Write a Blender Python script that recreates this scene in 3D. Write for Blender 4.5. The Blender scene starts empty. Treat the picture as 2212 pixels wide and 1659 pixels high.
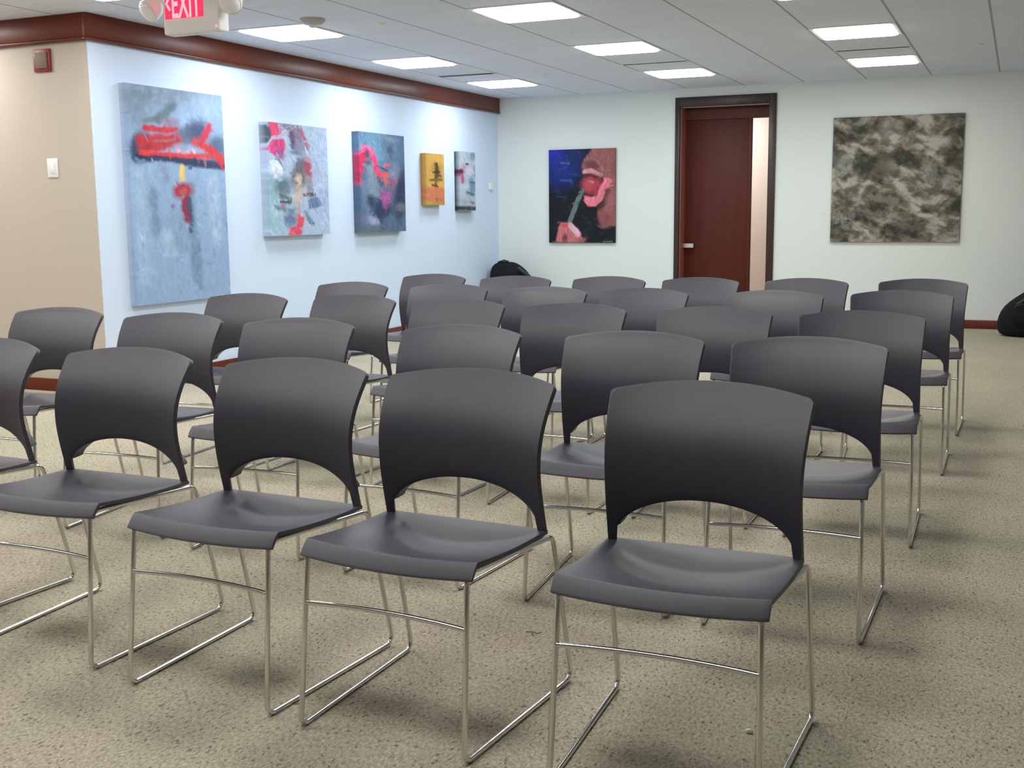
import bpy, bmesh, math, random
import numpy as np
from mathutils import Vector, Matrix

# ------------------------------------------------------------------ camera, world, exposure
SC = bpy.context.scene
COL = SC.collection
cam_d = bpy.data.cameras.new('camera')
cam_d.sensor_fit = 'HORIZONTAL'
cam_d.sensor_width = 36.0
cam_d.lens = 36.0 * 2454.6 / 2212.0
cam_d.clip_end = 60
cam = bpy.data.objects.new('camera', cam_d)
COL.objects.link(cam)
_r = Vector((0.9146330, 0.4041707, -0.0096138)); _u = Vector((-0.0516140, 0.1403209, 0.9887599)); _b = Vector((0.4009768, -0.9038562, 0.1492030))
M = Matrix((( _r.x, _u.x, _b.x, 0.0), (_r.y, _u.y, _b.y, 0.0), (_r.z, _u.z, _b.z, 1.1795), (0, 0, 0, 1)))
cam.matrix_world = M
SC.camera = cam
SC.view_settings.view_transform = 'Standard'
SC.view_settings.look = 'None'
SC.view_settings.gamma = 1.0
SC.view_settings.exposure = 1.1
SC.view_settings.use_curve_mapping = False
try:
    SC.cycles.use_denoising = True
    SC.cycles.max_bounces = 10
    SC.cycles.diffuse_bounces = 6
except Exception:
    pass
W = bpy.data.worlds.new('world'); SC.world = W; W.use_nodes = True
W.node_tree.nodes['Background'].inputs[0].default_value = (0.6, 0.65, 0.7, 1)
W.node_tree.nodes['Background'].inputs[1].default_value = 0.05

LAMP = 9.5                      # radiance of the ceiling diffusers
WX, WY, FY, HC = -5.51, 12.082, 5.77, 2.463   # left wall, back wall, beige return wall, ceiling
T = 0.6096                      # ceiling grid module
LX0, LY0 = -4.816, 7.038        # centre of the first troffer

# ------------------------------------------------------------------ helpers
def lin(c):
    return tuple((x/12.92 if x <= 0.04045 else ((x+0.055)/1.055)**2.4) for x in c)
def rgb(r, g, b, k=1.0):
    return tuple(min(1.0, v*k) for v in lin((r/255, g/255, b/255)))

def tag(o, label=None, cat=None, group=None, kind=None):
    if label: o['label'] = label
    if cat: o['category'] = cat
    if group: o['group'] = group
    if kind: o['kind'] = kind
    return o
def empty(name, loc=(0, 0, 0), rz=0.0):
    o = bpy.data.objects.new(name, None); COL.objects.link(o)
    o.location = loc; o.rotation_euler = (0, 0, rz); o.empty_display_size = 0.1
    return o
def mesh_obj(name, V, F, mat, parent=None, smooth=True):
    me = bpy.data.meshes.new(name)
    me.from_pydata([tuple(v) for v in V], [], F); me.update()
    if smooth: me.polygons.foreach_set('use_smooth', [True]*len(me.polygons))
    o = bpy.data.objects.new(name, me); COL.objects.link(o)
    if mat: me.materials.append(mat)
    if parent: o.parent = parent
    return o
class MB:
    def __init__(s): s.V = []; s.F = []
    def box(s, x0, x1, y0, y1, z0, z1):
        n = len(s.V)
        s.V += [(x0,y0,z0),(x1,y0,z0),(x1,y1,z0),(x0,y1,z0),(x0,y0,z1),(x1,y0,z1),(x1,y1,z1),(x0,y1,z1)]
        s.F += [(n,n+3,n+2,n+1),(n+4,n+5,n+6,n+7),(n,n+1,n+5,n+4),(n+1,n+2,n+6,n+5),(n+2,n+3,n+7,n+6),(n+3,n,n+4,n+7)]
        return s
    def tube(s, pts, r, seg=10, cap=True):
        pts = [Vector(p) for p in pts]; n0 = len(s.V); up = None
        for i, p in enumerate(pts):
            t = (pts[min(i+1, len(pts)-1)] - pts[max(i-1, 0)]).normalized()
            if up is None:
                a = Vector((0,0,1)) if abs(t.z) < 0.9 else Vector((1,0,0))
                up = (a - t*a.dot(t)).normalized()
            else:
                up = (up - t*up.dot(t)).normalized()
            sd = t.cross(up); rr = r[i] if isinstance(r, (list, tuple)) else r
            for k in range(seg):
                a = 2*math.pi*k/seg; s.V.append(tuple(p + up*(math.cos(a)*rr) + sd*(math.sin(a)*rr)))
        for i in range(len(pts)-1):
            for k in range(seg):
                a = n0+i*seg+k; b = n0+i*seg+(k+1) % seg
                s.F.append((a, b, b+seg, a+seg))
        if cap:
            s.F.append(tuple(n0+k for k in range(seg))[::-1]); e = n0+(len(pts)-1)*seg
            s.F.append(tuple(e+k for k in range(seg)))
        return s
    def rings(s, rings, cap=True):
        n0 = len(s.V); m = len(rings[0])
        for r in rings: s.V += [tuple(v) for v in r]
        for i in range(len(rings)-1):
            for k in range(m):
                a = n0+i*m+k; b = n0+i*m+(k+1) % m
                s.F.append((a, b, b+m, a+m))
        if cap:
            s.F.append(tuple(n0+k for k in range(m))[::-1]); e = n0+(len(rings)-1)*m
            s.F.append(tuple(e+k for k in range(m)))
        return s
    def lathe(s, c, prof, seg=24, axis='z'):
        R = []
        for r, h in prof:
            ring = []
            for k in range(seg):
                a = 2*math.pi*k/seg; x, y = math.cos(a)*r, math.sin(a)*r
                ring.append((c[0]+x, c[1]+y, c[2]+h) if axis == 'z' else (c[0]+x, c[1]+h, c[2]-y))
            R.append(ring)
        return s.rings(R)
    def build(s, name, mat, parent=None, smooth=False, bevel=0.0, seg=2, angle=40):
        o = mesh_obj(name, s.V, s.F, mat, parent, smooth)
        if bevel: bake(o, [('BEVEL', dict(width=bevel, segments=seg, limit_method='ANGLE', angle_limit=math.radians(angle)))]); shade(o, 40)
        elif smooth: shade(o, 50)
        return o
def bake(o, mods):
    for t, kw in mods:
        m = o.modifiers.new(t.lower(), t)
        for k, v in kw.items(): setattr(m, k, v)
    dg = bpy.context.evaluated_depsgraph_get(); dg.update()
    me = bpy.data.meshes.new_from_object(o.evaluated_get(dg), depsgraph=dg)
    me.name = o.name
    old = o.data; o.modifiers.clear(); o.data = me; bpy.data.meshes.remove(old)
    return o
def shade(o, deg):
    me = o.data
    me.polygons.foreach_set('use_smooth', [True]*len(me.polygons))
    bm = bmesh.new(); bm.from_mesh(me)
    lim = math.radians(deg)
    for e in bm.edges:
        e.smooth = not (len(e.link_faces) == 2 and e.calc_face_angle(0) > lim)
    bm.to_mesh(me); bm.free()
def fillet(P, R, n=5, closed=False):
    """rounded polyline; returns the points and, per corner, the index range of its arc"""
    P = [Vector(p) for p in P]; out = []; idx = []
    N = len(P)
    for i in range(N):
        if (not closed and i in (0, N-1)) or R[i] <= 0:
            idx.append((len(out), len(out))); out.append(P[i]); continue
        a = (P[i-1]-P[i]).normalized(); b = (P[(i+1) % N]-P[i]).normalized()
        ang = a.angle(b); d = R[i]/math.tan(ang/2)
        s0 = P[i]+a*d; s1 = P[i]+b*d; c = P[i]+(a+b).normalized()*(R[i]/math.sin(ang/2))
        st = len(out)
        for k in range(n+1):
            t = k/n; v = (s0-c).lerp(s1-c, t)
            va, vb = (s0-c), (s1-c); th = va.angle(vb)
            v = (va*math.sin((1-t)*th)+vb*math.sin(t*th))/math.sin(th)
            out.append(c+v)
        idx.append((st, len(out)-1))
    return out, idx

# ------------------------------------------------------------------ materials
def pmat(name, color, rough=0.5, metal=0.0, spec=0.5, bump=None, vary=None, coat=0.0):
    m = bpy.data.materials.new(name); m.use_nodes = True
    nt = m.node_tree; b = nt.nodes['Principled BSDF']
    b.inputs['Base Color'].default_value = (*color, 1); b.inputs['Roughness'].default_value = rough
    b.inputs['Metallic'].default_value = metal; b.inputs['Specular IOR Level'].default_value = spec
    b.inputs['Coat Weight'].default_value = coat
    geo = nt.nodes.new('ShaderNodeTexCoord')
    if vary:
        scale, amt, stretch = vary
        mp = nt.nodes.new('ShaderNodeMapping'); mp.inputs['Scale'].default_value = stretch
        nz = nt.nodes.new('ShaderNodeTexNoise'); nz.inputs['Scale'].default_value = scale; nz.inputs['Detail'].default_value = 6
        nt.links.new(geo.outputs['Object'], mp.inputs[0]); nt.links.new(mp.outputs[0], nz.inputs['Vector'])
        mx = nt.nodes.new('ShaderNodeMix'); mx.data_type = 'RGBA'
        mx.inputs['A'].default_value = (*[c*(1-amt) for c in color], 1); mx.inputs['B'].default_value = (*[min(1, c*(1+amt)) for c in color], 1)
        nt.links.new(nz.outputs[0], mx.inputs['Factor']); nt.links.new(mx.outputs['Result'], b.inputs['Base Color'])
    if bump:
        scale, st = bump
        nz = nt.nodes.new('ShaderNodeTexNoise'); nz.inputs['Scale'].default_value = scale; nz.inputs['Detail'].default_value = 3
        nt.links.new(geo.outputs['Object'], nz.inputs['Vector'])
        bp = nt.nodes.new('ShaderNodeBump'); bp.inputs['Strength'].default_value = st; bp.inputs['Distance'].default_value = 0.002
        nt.links.new(nz.outputs[0], bp.inputs['Height']); nt.links.new(bp.outputs[0], b.inputs['Normal'])
    return m
def emat(name, color, strength):
    m = bpy.data.materials.new(name); m.use_nodes = True
    nt = m.node_tree; nt.nodes.clear()
    e = nt.nodes.new('ShaderNodeEmission'); o = nt.nodes.new('ShaderNodeOutputMaterial')
    e.inputs[0].default_value = (*color, 1); e.inputs[1].default_value = strength
    nt.links.new(e.outputs[0], o.inputs[0])
    return m

MAT = {}
MAT['shell'] = pmat('charcoal_plastic', (0.045, 0.042, 0.058), 0.42, spec=0.6, bump=(900, 0.25))
MAT['chrome'] = pmat('chrome', (0.72, 0.71, 0.68), 0.12, metal=1.0)
MAT['glide'] = pmat('grey_nylon', (0.30, 0.28, 0.30), 0.4)
MAT['wall_cream'] = pmat('cream_paint', rgb(224, 229, 227), 0.85, spec=0.25, bump=(260, 0.15))
MAT['wall_blue'] = pmat('cool_white_paint', rgb(212, 227, 249), 0.85, spec=0.25, bump=(260, 0.15))
MAT['wall_tan'] = pmat('tan_paint', rgb(190, 180, 169), 0.85, spec=0.25, bump=(260, 0.15))
MAT['wood'] = pmat('red_brown_wood', rgb(98, 41, 22), 0.36, spec=0.35, vary=(3.0, 0.35, (1.0, 0.5, 6.0)))
MAT['wood_dark'] = pmat('dark_brown_wood', rgb(52, 32, 28), 0.4, vary=(4.0, 0.3, (6, 6, 0.6)))
MAT['door'] = pmat('mahogany_veneer', rgb(84, 34, 24), 0.5, spec=0.25, vary=(3.0, 0.3, (5, 5, 0.5)))
MAT['jamb'] = pmat('lit_tone_jamb', rgb(150, 84, 76), 0.5)  # raised tone: the light on the door reveal is put into the colour
MAT['white_plastic'] = pmat('white_plastic', (0.78, 0.78, 0.76), 0.35)
MAT['white_metal'] = pmat('white_enamel', (0.8, 0.8, 0.8), 0.4)
MAT['dark_slot'] = pmat('dark_slot', (0.02, 0.022, 0.022), 0.7)
MAT['red_paint'] = pmat('red_enamel', rgb(130, 28, 30), 0.4)
MAT['grey_brown'] = pmat('grey_brown_grille', rgb(112, 92, 78), 0.6)
MAT['black_cloth'] = pmat('black_nylon_cloth', (0.007, 0.008, 0.011), 0.8, spec=0.2, bump=(300, 0.6))
MAT['black_trim'] = pmat('black_webbing', (0.02, 0.022, 0.025), 0.6)
MAT['canvas_side'] = pmat('raw_canvas', (0.6, 0.62, 0.66), 0.9)
MAT['crumb'] = pmat('white_crumb', (0.8, 0.78, 0.7), 0.8)
MAT['twig'] = pmat('brown_fibre', (0.10, 0.055, 0.03), 0.8)
MAT['steel'] = pmat('satin_nickel', (0.8, 0.76, 0.72), 0.3, metal=1.0)

def carpet_mat():
    m = bpy.data.materials.new('olive_tan_loop_carpet'); m.use_nodes = True
    nt = m.node_tree; N = nt.nodes.new; L = nt.links.new; b = nt.nodes['Principled BSDF']
    b.inputs['Roughness'].default_value = 0.95; b.inputs['Specular IOR Level'].default_value = 0.15
    tc = N('ShaderNodeTexCoord')
    big = N('ShaderNodeTexNoise'); big.inputs['Scale'].default_value = 1.3; big.inputs['Detail'].default_value = 3
    mid = N('ShaderNodeTexNoise'); mid.inputs['Scale'].default_value = 130; mid.inputs['Detail'].default_value = 4; mid.inputs['Roughness'].default_value = 0.7
    vor = N('ShaderNodeTexVoronoi'); vor.inputs['Scale'].default_value = 210
    mp = N('ShaderNodeMapping'); mp.inputs['Scale'].default_value = (1.0, 0.55, 1.0); mp.inputs['Rotation'].default_value = (0, 0, 0.3)
    L(tc.outputs['Object'], mp.inputs[0]); L(mp.outputs[0], vor.inputs['Vector']); L(mp.outputs[0], mid.inputs['Vector'])
    L(tc.outputs['Object'], big.inputs['Vector'])
    r1 = N('ShaderNodeValToRGB'); r1.color_ramp.elements[0].position = 0.34; r1.color_ramp.elements[1].position = 0.66
    r1.color_ramp.elements[0].color = (*rgb(174, 164, 147), 1); r1.color_ramp.elements[1].color = (*rgb(234, 224, 206), 1)
    L(mid.outputs[0], r1.inputs[0])
    r2 = N('ShaderNodeValToRGB'); r2.color_ramp.elements[0].position = 0.10; r2.color_ramp.elements[1].position = 0.34
    r2.color_ramp.elements[0].color = (1, 1, 1, 1); r2.color_ramp.elements[1].color = (0.72, 0.72, 0.72, 1)
    L(vor.outputs['Distance'], r2.inputs[0])
    # random dark flecks
    r3 = N('ShaderNodeValToRGB'); r3.color_ramp.elements[0].position = 0.02; r3.color_ramp.elements[1].position = 0.07
    r3.color_ramp.elements[0].color = (0.5, 0.47, 0.45, 1); r3.color_ramp.elements[1].color = (1, 1, 1, 1)
    sep = N('ShaderNodeSeparateColor'); L(vor.outputs['Color'], sep.inputs[0]); L(sep.outputs[0], r3.inputs[0])
    m1 = N('ShaderNodeMix'); m1.data_type = 'RGBA'; m1.blend_type = 'MULTIPLY'; m1.inputs['Factor'].default_value = 1
    L(r1.outputs[0], m1.inputs['A']); L(r2.outputs[0], m1.inputs['B'])
    m2 = N('ShaderNodeMix'); m2.data_type = 'RGBA'; m2.blend_type = 'MULTIPLY'; m2.inputs['Factor'].default_value = 1
    L(m1.outputs['Result'], m2.inputs['A']); L(r3.outputs[0], m2.inputs['B'])
    r4 = N('ShaderNodeValToRGB'); r4.color_ramp.elements[0].position = 0.3; r4.color_ramp.elements[1].position = 0.7
    r4.color_ramp.elements[0].color = (0.80, 0.86, 0.78, 1); r4.color_ramp.elements[1].color = (1, 0.97, 0.94, 1)
    L(big.outputs[0], r4.inputs[0])
    m3 = N('ShaderNodeMix'); m3.data_type = 'RGBA'; m3.blend_type = 'MULTIPLY'; m3.inputs['Factor'].default_value = 1
    L(m2.outputs['Result'], m3.inputs['A']); L(r4.outputs[0], m3.inputs['B'])
    L(m3.outputs['Result'], b.inputs['Base Color'])
    bp = N('ShaderNodeBump'); bp.inputs['Strength'].default_value = 0.8; bp.inputs['Distance'].default_value = 0.004
    L(mid.outputs[0], bp.inputs['Height']); L(bp.outputs[0], b.inputs['Normal'])
    return m
def ceiling_mat():
    m = bpy.data.materials.new('lay_in_ceiling_tile'); m.use_nodes = True
    nt = m.node_tree; N = nt.nodes.new; L = nt.links.new; b = nt.nodes['Principled BSDF']
    b.inputs['Roughness'].default_value = 0.95; b.inputs['Specular IOR Level'].default_value = 0.1
    tc = N('ShaderNodeTexCoord'); sx = N('ShaderNodeSeparateXYZ'); L(tc.outputs['Object'], sx.inputs[0])
    def line(sock, off, half):
        a = N('ShaderNodeMath'); a.operation = 'ADD'; a.inputs[1].default_value = off; L(sock, a.inputs[0])
        p = N('ShaderNodeMath'); p.operation = 'PINGPONG'; p.inputs[1].default_value = T/2; L(a.outputs[0], p.inputs[0])
        c = N('ShaderNodeMath'); c.operation = 'LESS_THAN'; c.inputs[1].default_value = half; L(p.outputs[0], c.inputs[0])
        return c.outputs[0]
    lx = line(sx.outputs['X'], -(LX0+T/2)+100*T, 0.008); ly = line(sx.outputs['Y'], -(LY0+T/2)+100*T, 0.004)
    nz = N('ShaderNodeTexNoise'); nz.inputs['Scale'].default_value = 60; nz.inputs['Detail'].default_value = 5
    L(tc.outputs['Object'], nz.inputs['Vector'])
    r = N('ShaderNodeValToRGB'); r.color_ramp.elements[0].position = 0.35; r.color_ramp.elements[1].position = 0.65
    r.color_ramp.elements[0].color = (0.72, 0.77, 0.90, 1); r.color_ramp.elements[1].color = (0.79, 0.84, 0.97, 1)
    L(nz.outputs[0], r.inputs[0])
    m1 = N('ShaderNodeMix'); m1.data_type = 'RGBA'; m1.inputs['B'].default_value = (0.66, 0.67, 0.69, 1); L(ly, m1.inputs['Factor']); L(r.outputs[0], m1.inputs['A'])
    m2 = N('ShaderNodeMix'); m2.data_type = 'RGBA'; m2.inputs['B'].default_value = (0.42, 0.43, 0.46, 1); L(lx, m2.inputs['Factor']); L(m1.outputs['Result'], m2.inputs['A'])
    L(m2.outputs['Result'], b.inputs['Base Color'])
    return m
MAT['carpet'] = carpet_mat(); MAT['ceiling'] = ceiling_mat()

# ------------------------------------------------------------------ room shell
XR, YB, XL = 3.9, -5.0, -9.2
def struct(name, mb, mat, bevel=0.0, label=None):
    o = mb.build(name, mat, bevel=bevel); tag(o, label, kind='structure'); return o
struct('floor', MB().box(XL-.1, XR+.1, YB-.1, WY+2.2, -0.1, 0), MAT['carpet'], label='olive tan speckled loop carpet floor')
struct('ceiling', MB().box(XL-.1, XR+.1, YB-.1, WY+0.12, HC, HC+0.1), MAT['ceiling'], label='grey white lay-in tile ceiling')
D0, D1, DZ = -3.365, -2.42, 2.27      # door opening
struct('wall_back', MB().box(WX-.12, D0, WY, WY+.12, 0, HC).box(D1, XR+.1, WY, WY+.12, 0, HC).box(D0, D1, WY, WY+.12, DZ, HC), MAT['wall_cream'], label='cream back wall with the doorway')
struct('wall_left', MB().box(WX-.12, WX, FY+.001, WY, 0, HC), MAT['wall_blue'], label='cool white gallery wall hung with five canvases')
struct('wall_return', MB().box(XL, WX-.001, FY, FY+.1, 0, HC), MAT['wall_tan'], label='tan wall section facing the room at the far left')
struct('wall_far_left', MB().box(XL-.1, XL, YB, FY, 0, HC), MAT['wall_tan'])
struct('wall_right', MB().box(XR, XR+.1, YB, WY, 0, HC), MAT['wall_cream'])
struct('wall_behind', MB().box(XL, XR, YB-.1, YB, 0, HC), MAT['wall_cream'])
# wood crown band along the left wall and its return, with a lip at the bottom edge
BZ = HC-0.168
def band(name, x0, x1, y0, y1, lip, lab):
    b = MB().box(x0, x1, y0, y1, BZ+.018, HC-.001)
    b.box(min(x0, x0-lip[0]), max(x1, x1+lip[1]), y0-lip[2], y1, BZ, BZ+.016)
    return struct(name, b, MAT['wood'], 0.003, lab)
band('trim_1', WX, WX+.032, FY-.032, WY, (0, .008, .008), 'red-brown wood band under the ceiling on the white wall')
band('trim_2', XL, WX, FY-.032, FY, (0, 0, .008), 'dark red-brown wood band under the ceiling on the tan wall')
struct('baseboard_back', MB().box(WX, D0-.09, WY-.014, WY, 0, .086).box(D1+.09, XR, WY-.014, WY, 0, .086), MAT['wood'], 0.003, 'red-brown baseboard on the back wall')
struct('baseboard_left', MB().box(WX, WX+.014, FY-.014, WY-.014, 0, .086), MAT['wood'], 0.003)
struct('baseboard_return', MB().box(XL, WX, FY-.014, FY, 0, .086), MAT['wood'], 0.003, 'red-brown baseboard on the tan wall')
struct('baseboard_right', MB().box(XR-.014, XR, YB, WY-.014, 0, .086), MAT['wood'], 0.003)

# ------------------------------------------------------------------ doorway
dr = empty('door_1', ((D0+D1)/2, WY, 0)); tag(dr, 'mahogany door with a narrow light pane at its right, in a dark frame', kind='structure')
def dpart(name, mb, mat, bevel=0.0, parent=dr, label=None):
    o = mb.build(name, mat, bevel=bevel); o.parent = parent
    o.matrix_parent_inverse = Matrix.Translation((-(D0+D1)/2, -WY, 0))
    if label: o['label'] = label
    return o
DR = 0.20
dpart('frame', MB().box(D0-.052, D0, WY-.022, WY+.02, 0, DZ+.1).box(D1, D1+.075, WY-.022, WY+.02, 0, DZ+.1).box(D0, D1, WY-.022, WY+.02, DZ, DZ+.1), MAT['wood_dark'], .004)
dpart('jamb', MB().box(D0-.001, D0+.008, WY+.02, WY+DR+.06, 0, DZ).box(D1-.008, D1+.001, WY+.02, WY+DR+.06, 0, DZ), MAT['jamb'], .002, label='red-brown door jamb with its lit tone painted in')
dpart('header', MB().box(D0+.008, D1-.008, WY+DR-.02, WY+DR+.06, 2.145, DZ+.02).box(D0-.03, D1+.03, WY+.121, WY+DR+.06, DZ+.001, DZ+.05), MAT['door'])
MX = -2.652
leaf = dpart('leaf', MB().box(D0+.0085, MX-.0185, WY+DR, WY+DR+.045, .008, 2.1445), MAT['door'], .003)
dpart('mullion', MB().box(MX-.018, MX+.012, WY+DR-.01, WY+DR+.055, 0, 2.145), MAT['door'], .002)
gl = bpy.data.materials.new('clear_glass'); gl.use_nodes = True
gb = gl.node_tree.nodes['Principled BSDF']; gb.inputs['Transmission Weight'].default_value = 1; gb.inputs['Roughness'].default_value = 0; gb.inputs['IOR'].default_value = 1.05
dpart('pane', MB().box(MX+.012, D1-.008, WY+DR+.02, WY+DR+.026, .0, 2.145), gl)
hb = MB().box(D0+.012, D0+.125, WY+DR-.07, WY+DR-.052, .782, .826).tube([(D0+.10, WY+DR-.06, .804), (D0+.10, WY+DR+.002, .804)], .012)
h = hb.build('handle', MAT['steel'], smooth=True); h.parent = leaf
# the lit room beyond the pane
MAT['hall'] = pmat('pale_hall_paint', rgb(236, 222, 212), 0.8)
struct('wall_hall', MB().box(-5.2, -0.6, WY+1.5, WY+1.6, 0, HC).box(-5.3, -5.2, WY+.12, WY+1.6, 0, HC).box(-.6, -.5, WY+.12, WY+1.6, 0, HC), MAT['hall'])
struct('ceiling_hall', MB().box(-5.3, -.5, WY+.12, WY+1.6, HC, HC+.1), MAT['ceiling'])

# ------------------------------------------------------------------ ceiling fittings
def rounded_rect(hx, hy, r, n=5):
    P = []
    for cx, cy, a0 in ((hx-r, hy-r, 0), (-hx+r, hy-r, 90), (-hx+r, -hy+r, 180), (hx-r, -hy+r, 270)):
        for k in range(n+1):
            a = math.radians(a0+90*k/n); P.append((cx+r*math.cos(a), cy+r*math.sin(a)))
    return P
def make_troffer(mat):
    root = empty('ceiling_light')
    hf = T/2-.008
    outer = rounded_rect(hf, hf, .004); inner = rounded_rect(.272, .272, .035)
    b = MB(); n = len(outer)
    b.rings([[(x, y, 0) for x, y in outer], [(x, y, -.006) for x, y in outer], [(x, y, -.006) for x, y in inner], [(x, y, -.001) for x, y in inner]], cap=False)
    fr = b.build('frame', MAT['white_metal'], root)
    d = MB()
    d.rings([[(x*k, y*k, z) for x, y in inner] for k, z in ((1, -.0015), (.985, -.009), (.94, -.015), (.84, -.018), (.4, -.019))], cap=False)
    e = 4*n; d.F.append(tuple(e+q for q in range(n)))
    d.build('diffuser', mat, root, smooth=True)
    return root
def copy_tree(o, parent=None):
    c = o.copy(); COL.objects.link(c); c.parent = parent
    for ch in list(o.children): copy_tree(ch, c)
    return c
EM = {'cool': emat('lit_diffuser_cool', (0.90, 0.97, 1.0), LAMP), 'cyan': emat('lit_diffuser_cyan', (0.88, 1.0, 1.0), LAMP), 'warm': emat('lit_diffuser_warm', (1.0, 0.97, 0.88), LAMP), 'white': emat('lit_diffuser_white', (1.0, 0.98, 0.95), LAMP)}
protoL = {}
def troffer(i, j, tone, label, group):
    if tone not in protoL: protoL[tone] = make_troffer(EM[tone]); o = protoL[tone]
    else: o = copy_tree(protoL[tone])
    o.location = (LX0+3*T*i, LY0+3*T*j, HC)
    tag(o, label, 'ceiling light', group)
names = {(0,0): 'lit square ceiling panel just right of the exit sign', (0,1): 'lit square ceiling panel nearest the wood band, middle one of three along the white wall',
 (0,2): 'lit square ceiling panel in the far left corner beyond the dark air slot', (1,0): 'largest lit square ceiling panel, at the top centre of the picture',
 (1,1): 'lit square ceiling panel in the middle column with a thin dark slot just beyond it', (1,2): 'lit square ceiling panel above the gap between portrait and door',
 (2,0): 'lit ceiling panel barely cutting into the top edge, right half of the picture', (2,1): 'lit square ceiling panel on the right, nearer of the two above the camouflage-like painting',
 (2,2): 'lit square ceiling panel on the right, farther of the two, closest to the back wall'}
tones = {0: 'cool', 1: 'cyan', 2: 'warm'}
for (i, j), lb in names.items(): troffer(i, j, tones[i], lb, 'square ceiling light panels in view')
for j in range(2, -4, -1):
    for i in range(-2, 3):
        if (i, j) in names: continue
        x, y = LX0+3*T*i, LY0+3*T*j
        if i < 0 and y > FY-.4: continue
        if x > XR-.4 or y < YB+.4: continue
        troffer(i, j, 'white', 'square ceiling light panel out of the picture, over the front or right of the room', 'ceiling light panels outside the picture')
def hall_light():
    o = make_troffer(emat('lit_hall_diffuser', (1.0, .96, .92), LAMP*2.2)); o.location = (-3.4, WY+.85, HC); tag(o, 'square ceiling light in the room behind the door', 'ceiling light')
hall_light()
slot_src = None
for x, y, lb in ((LX0, 9.86, 'thin dark air slot in the ceiling nearest the wood band'), (LX0+3*T, 9.86, 'thin dark air slot in the ceiling left of the door'), (LX0+6*T, 9.86, 'thin dark air slot in the ceiling between the two right light panels')):
    r = empty('air_diffuser', (x, y, HC)); tag(r, lb, 'air vent', 'linear ceiling air slots')
    w = .05 if x < -4 else .03
    MB().box(-.285, .285, -w, w, -.004, -.0005).build('slot', MAT['dark_slot'], r)
    MB().box(-.295, .295, -w-.012, -w, -.006, 0).box(-.295, .295, w, w+.012, -.006, 0).box(-.295, -.285, -w, w, -.006, 0).box(.285, .295, -w, w, -.006, 0).build('frame', MAT['white_metal'], r)
for x, y, lb in ((-4.04, 6.98, 'small white ceiling sprinkler cap between the two nearest panels'), (-4.16, 10.18, 'small ceiling sprinkler cap near the far left panel'), (-.36, 10.0, 'small ceiling sprinkler cap at the far right')):
    r = empty('sprinkler_cap', (x, y, HC)); tag(r, lb, 'sprinkler', 'round sprinkler caps on the ceiling')
    MB().lathe((0, 0, 0), [(.042, 0), (.042, -.003), (.036, -.005)]).build('flange', MAT['white_metal'], r, smooth=True)
    MB().lathe((0, 0, 0), [(.026, -.005), (.026, -.011), (.02, -.013)]).build('cover', MAT['white_plastic'], r, smooth=True)
r = empty('smoke_detector', (-4.36, 6.62, HC)); tag(r, 'round ceiling detector with a bright white tip between the exit sign and nearest panels', 'smoke detector')
MB().lathe((0, 0, 0), [(.085, 0), (.085, -.012), (.07, -.03), (.04, -.038)]).build('base', pmat('detector_grey', (.45, .44, .45), .5), r, smooth=True)
MB().lathe((0, 0, 0), [(.028, -.038), (.026, -.05), (.014, -.058), (.004, -.06)]).build('tip', MAT['white_plastic'], r, smooth=True)

# exit sign with two emergency lamp heads
EXX, EXY = -4.07, 5.06
ex = empty('exit_sign', (EXX, EXY, HC)); tag(ex, 'white exit sign with glowing red letters and twin emergency lamps hanging from the ceiling', 'exit sign')
MB().box(-.185, .185, -.035, .05, -.325, -.075).build('housing', MAT['white_plastic'], ex, bevel=.012, seg=3)
MB().box(-.08, .08, -.045, .045, -.075, 0).build('canopy', MAT['white_plastic'], ex, bevel=.006)
MB().box(-.168, .085, -.0375, -.035, -.245, -.085).build('letter_bloom', emat('red_glow', (1.0, .03, .07), .9), ex)  # dim red emission stands in for the bloom between the letters
def text_mesh(name, s, size, mat, parent, loc, ext=.001, sx=1.0):
    cu = bpy.data.curves.new(name, 'FONT'); cu.body = s; cu.size = size; cu.extrude = ext; cu.align_x = 'LEFT'; cu.offset = .003
    tmp = bpy.data.objects.new('t', cu); COL.objects.link(tmp)
    dg = bpy.context.evaluated_depsgraph_get(); dg.update()
    me = bpy.data.meshes.new_from_object(tmp.evaluated_get(dg)); bpy.data.objects.remove(tmp)
    xs = [v.co.x for v in me.vertices]; x0 = min(xs)
    for v in me.vertices: v.co = Vector(((v.co.x-x0)*sx, -v.co.z, v.co.y))
    o = bpy.data.objects.new(name, me); COL.objects.link(o); me.materials.append(mat); o.parent = parent; o.location = loc
    return o
LIT = emat('red_letter_light', (1.0, .10, .12), 2.6)
t = text_mesh('lettering', 'EXIT', .205, LIT, ex, (-.118, -.0395, -.240), sx=.46)
t['label'] = 'glowing red EXIT lettering'
ch = MB(); ch.tube([(-.132, -.039, -.13), (-.155, -.039, -.165), (-.132, -.039, -.20)], .007, seg=6); ch.build('arrow', LIT, ex)
MB().lathe((.165, -.036, -.30), [(.005, .001), (.005, -.003), (.003, -.005)], 12, 'y').build('indicator', emat('pink_indicator', (1, .2, .3), 1.2), ex)
lens = pmat('lamp_lens', (.85, .86, .86), .12, spec=.8)
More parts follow.
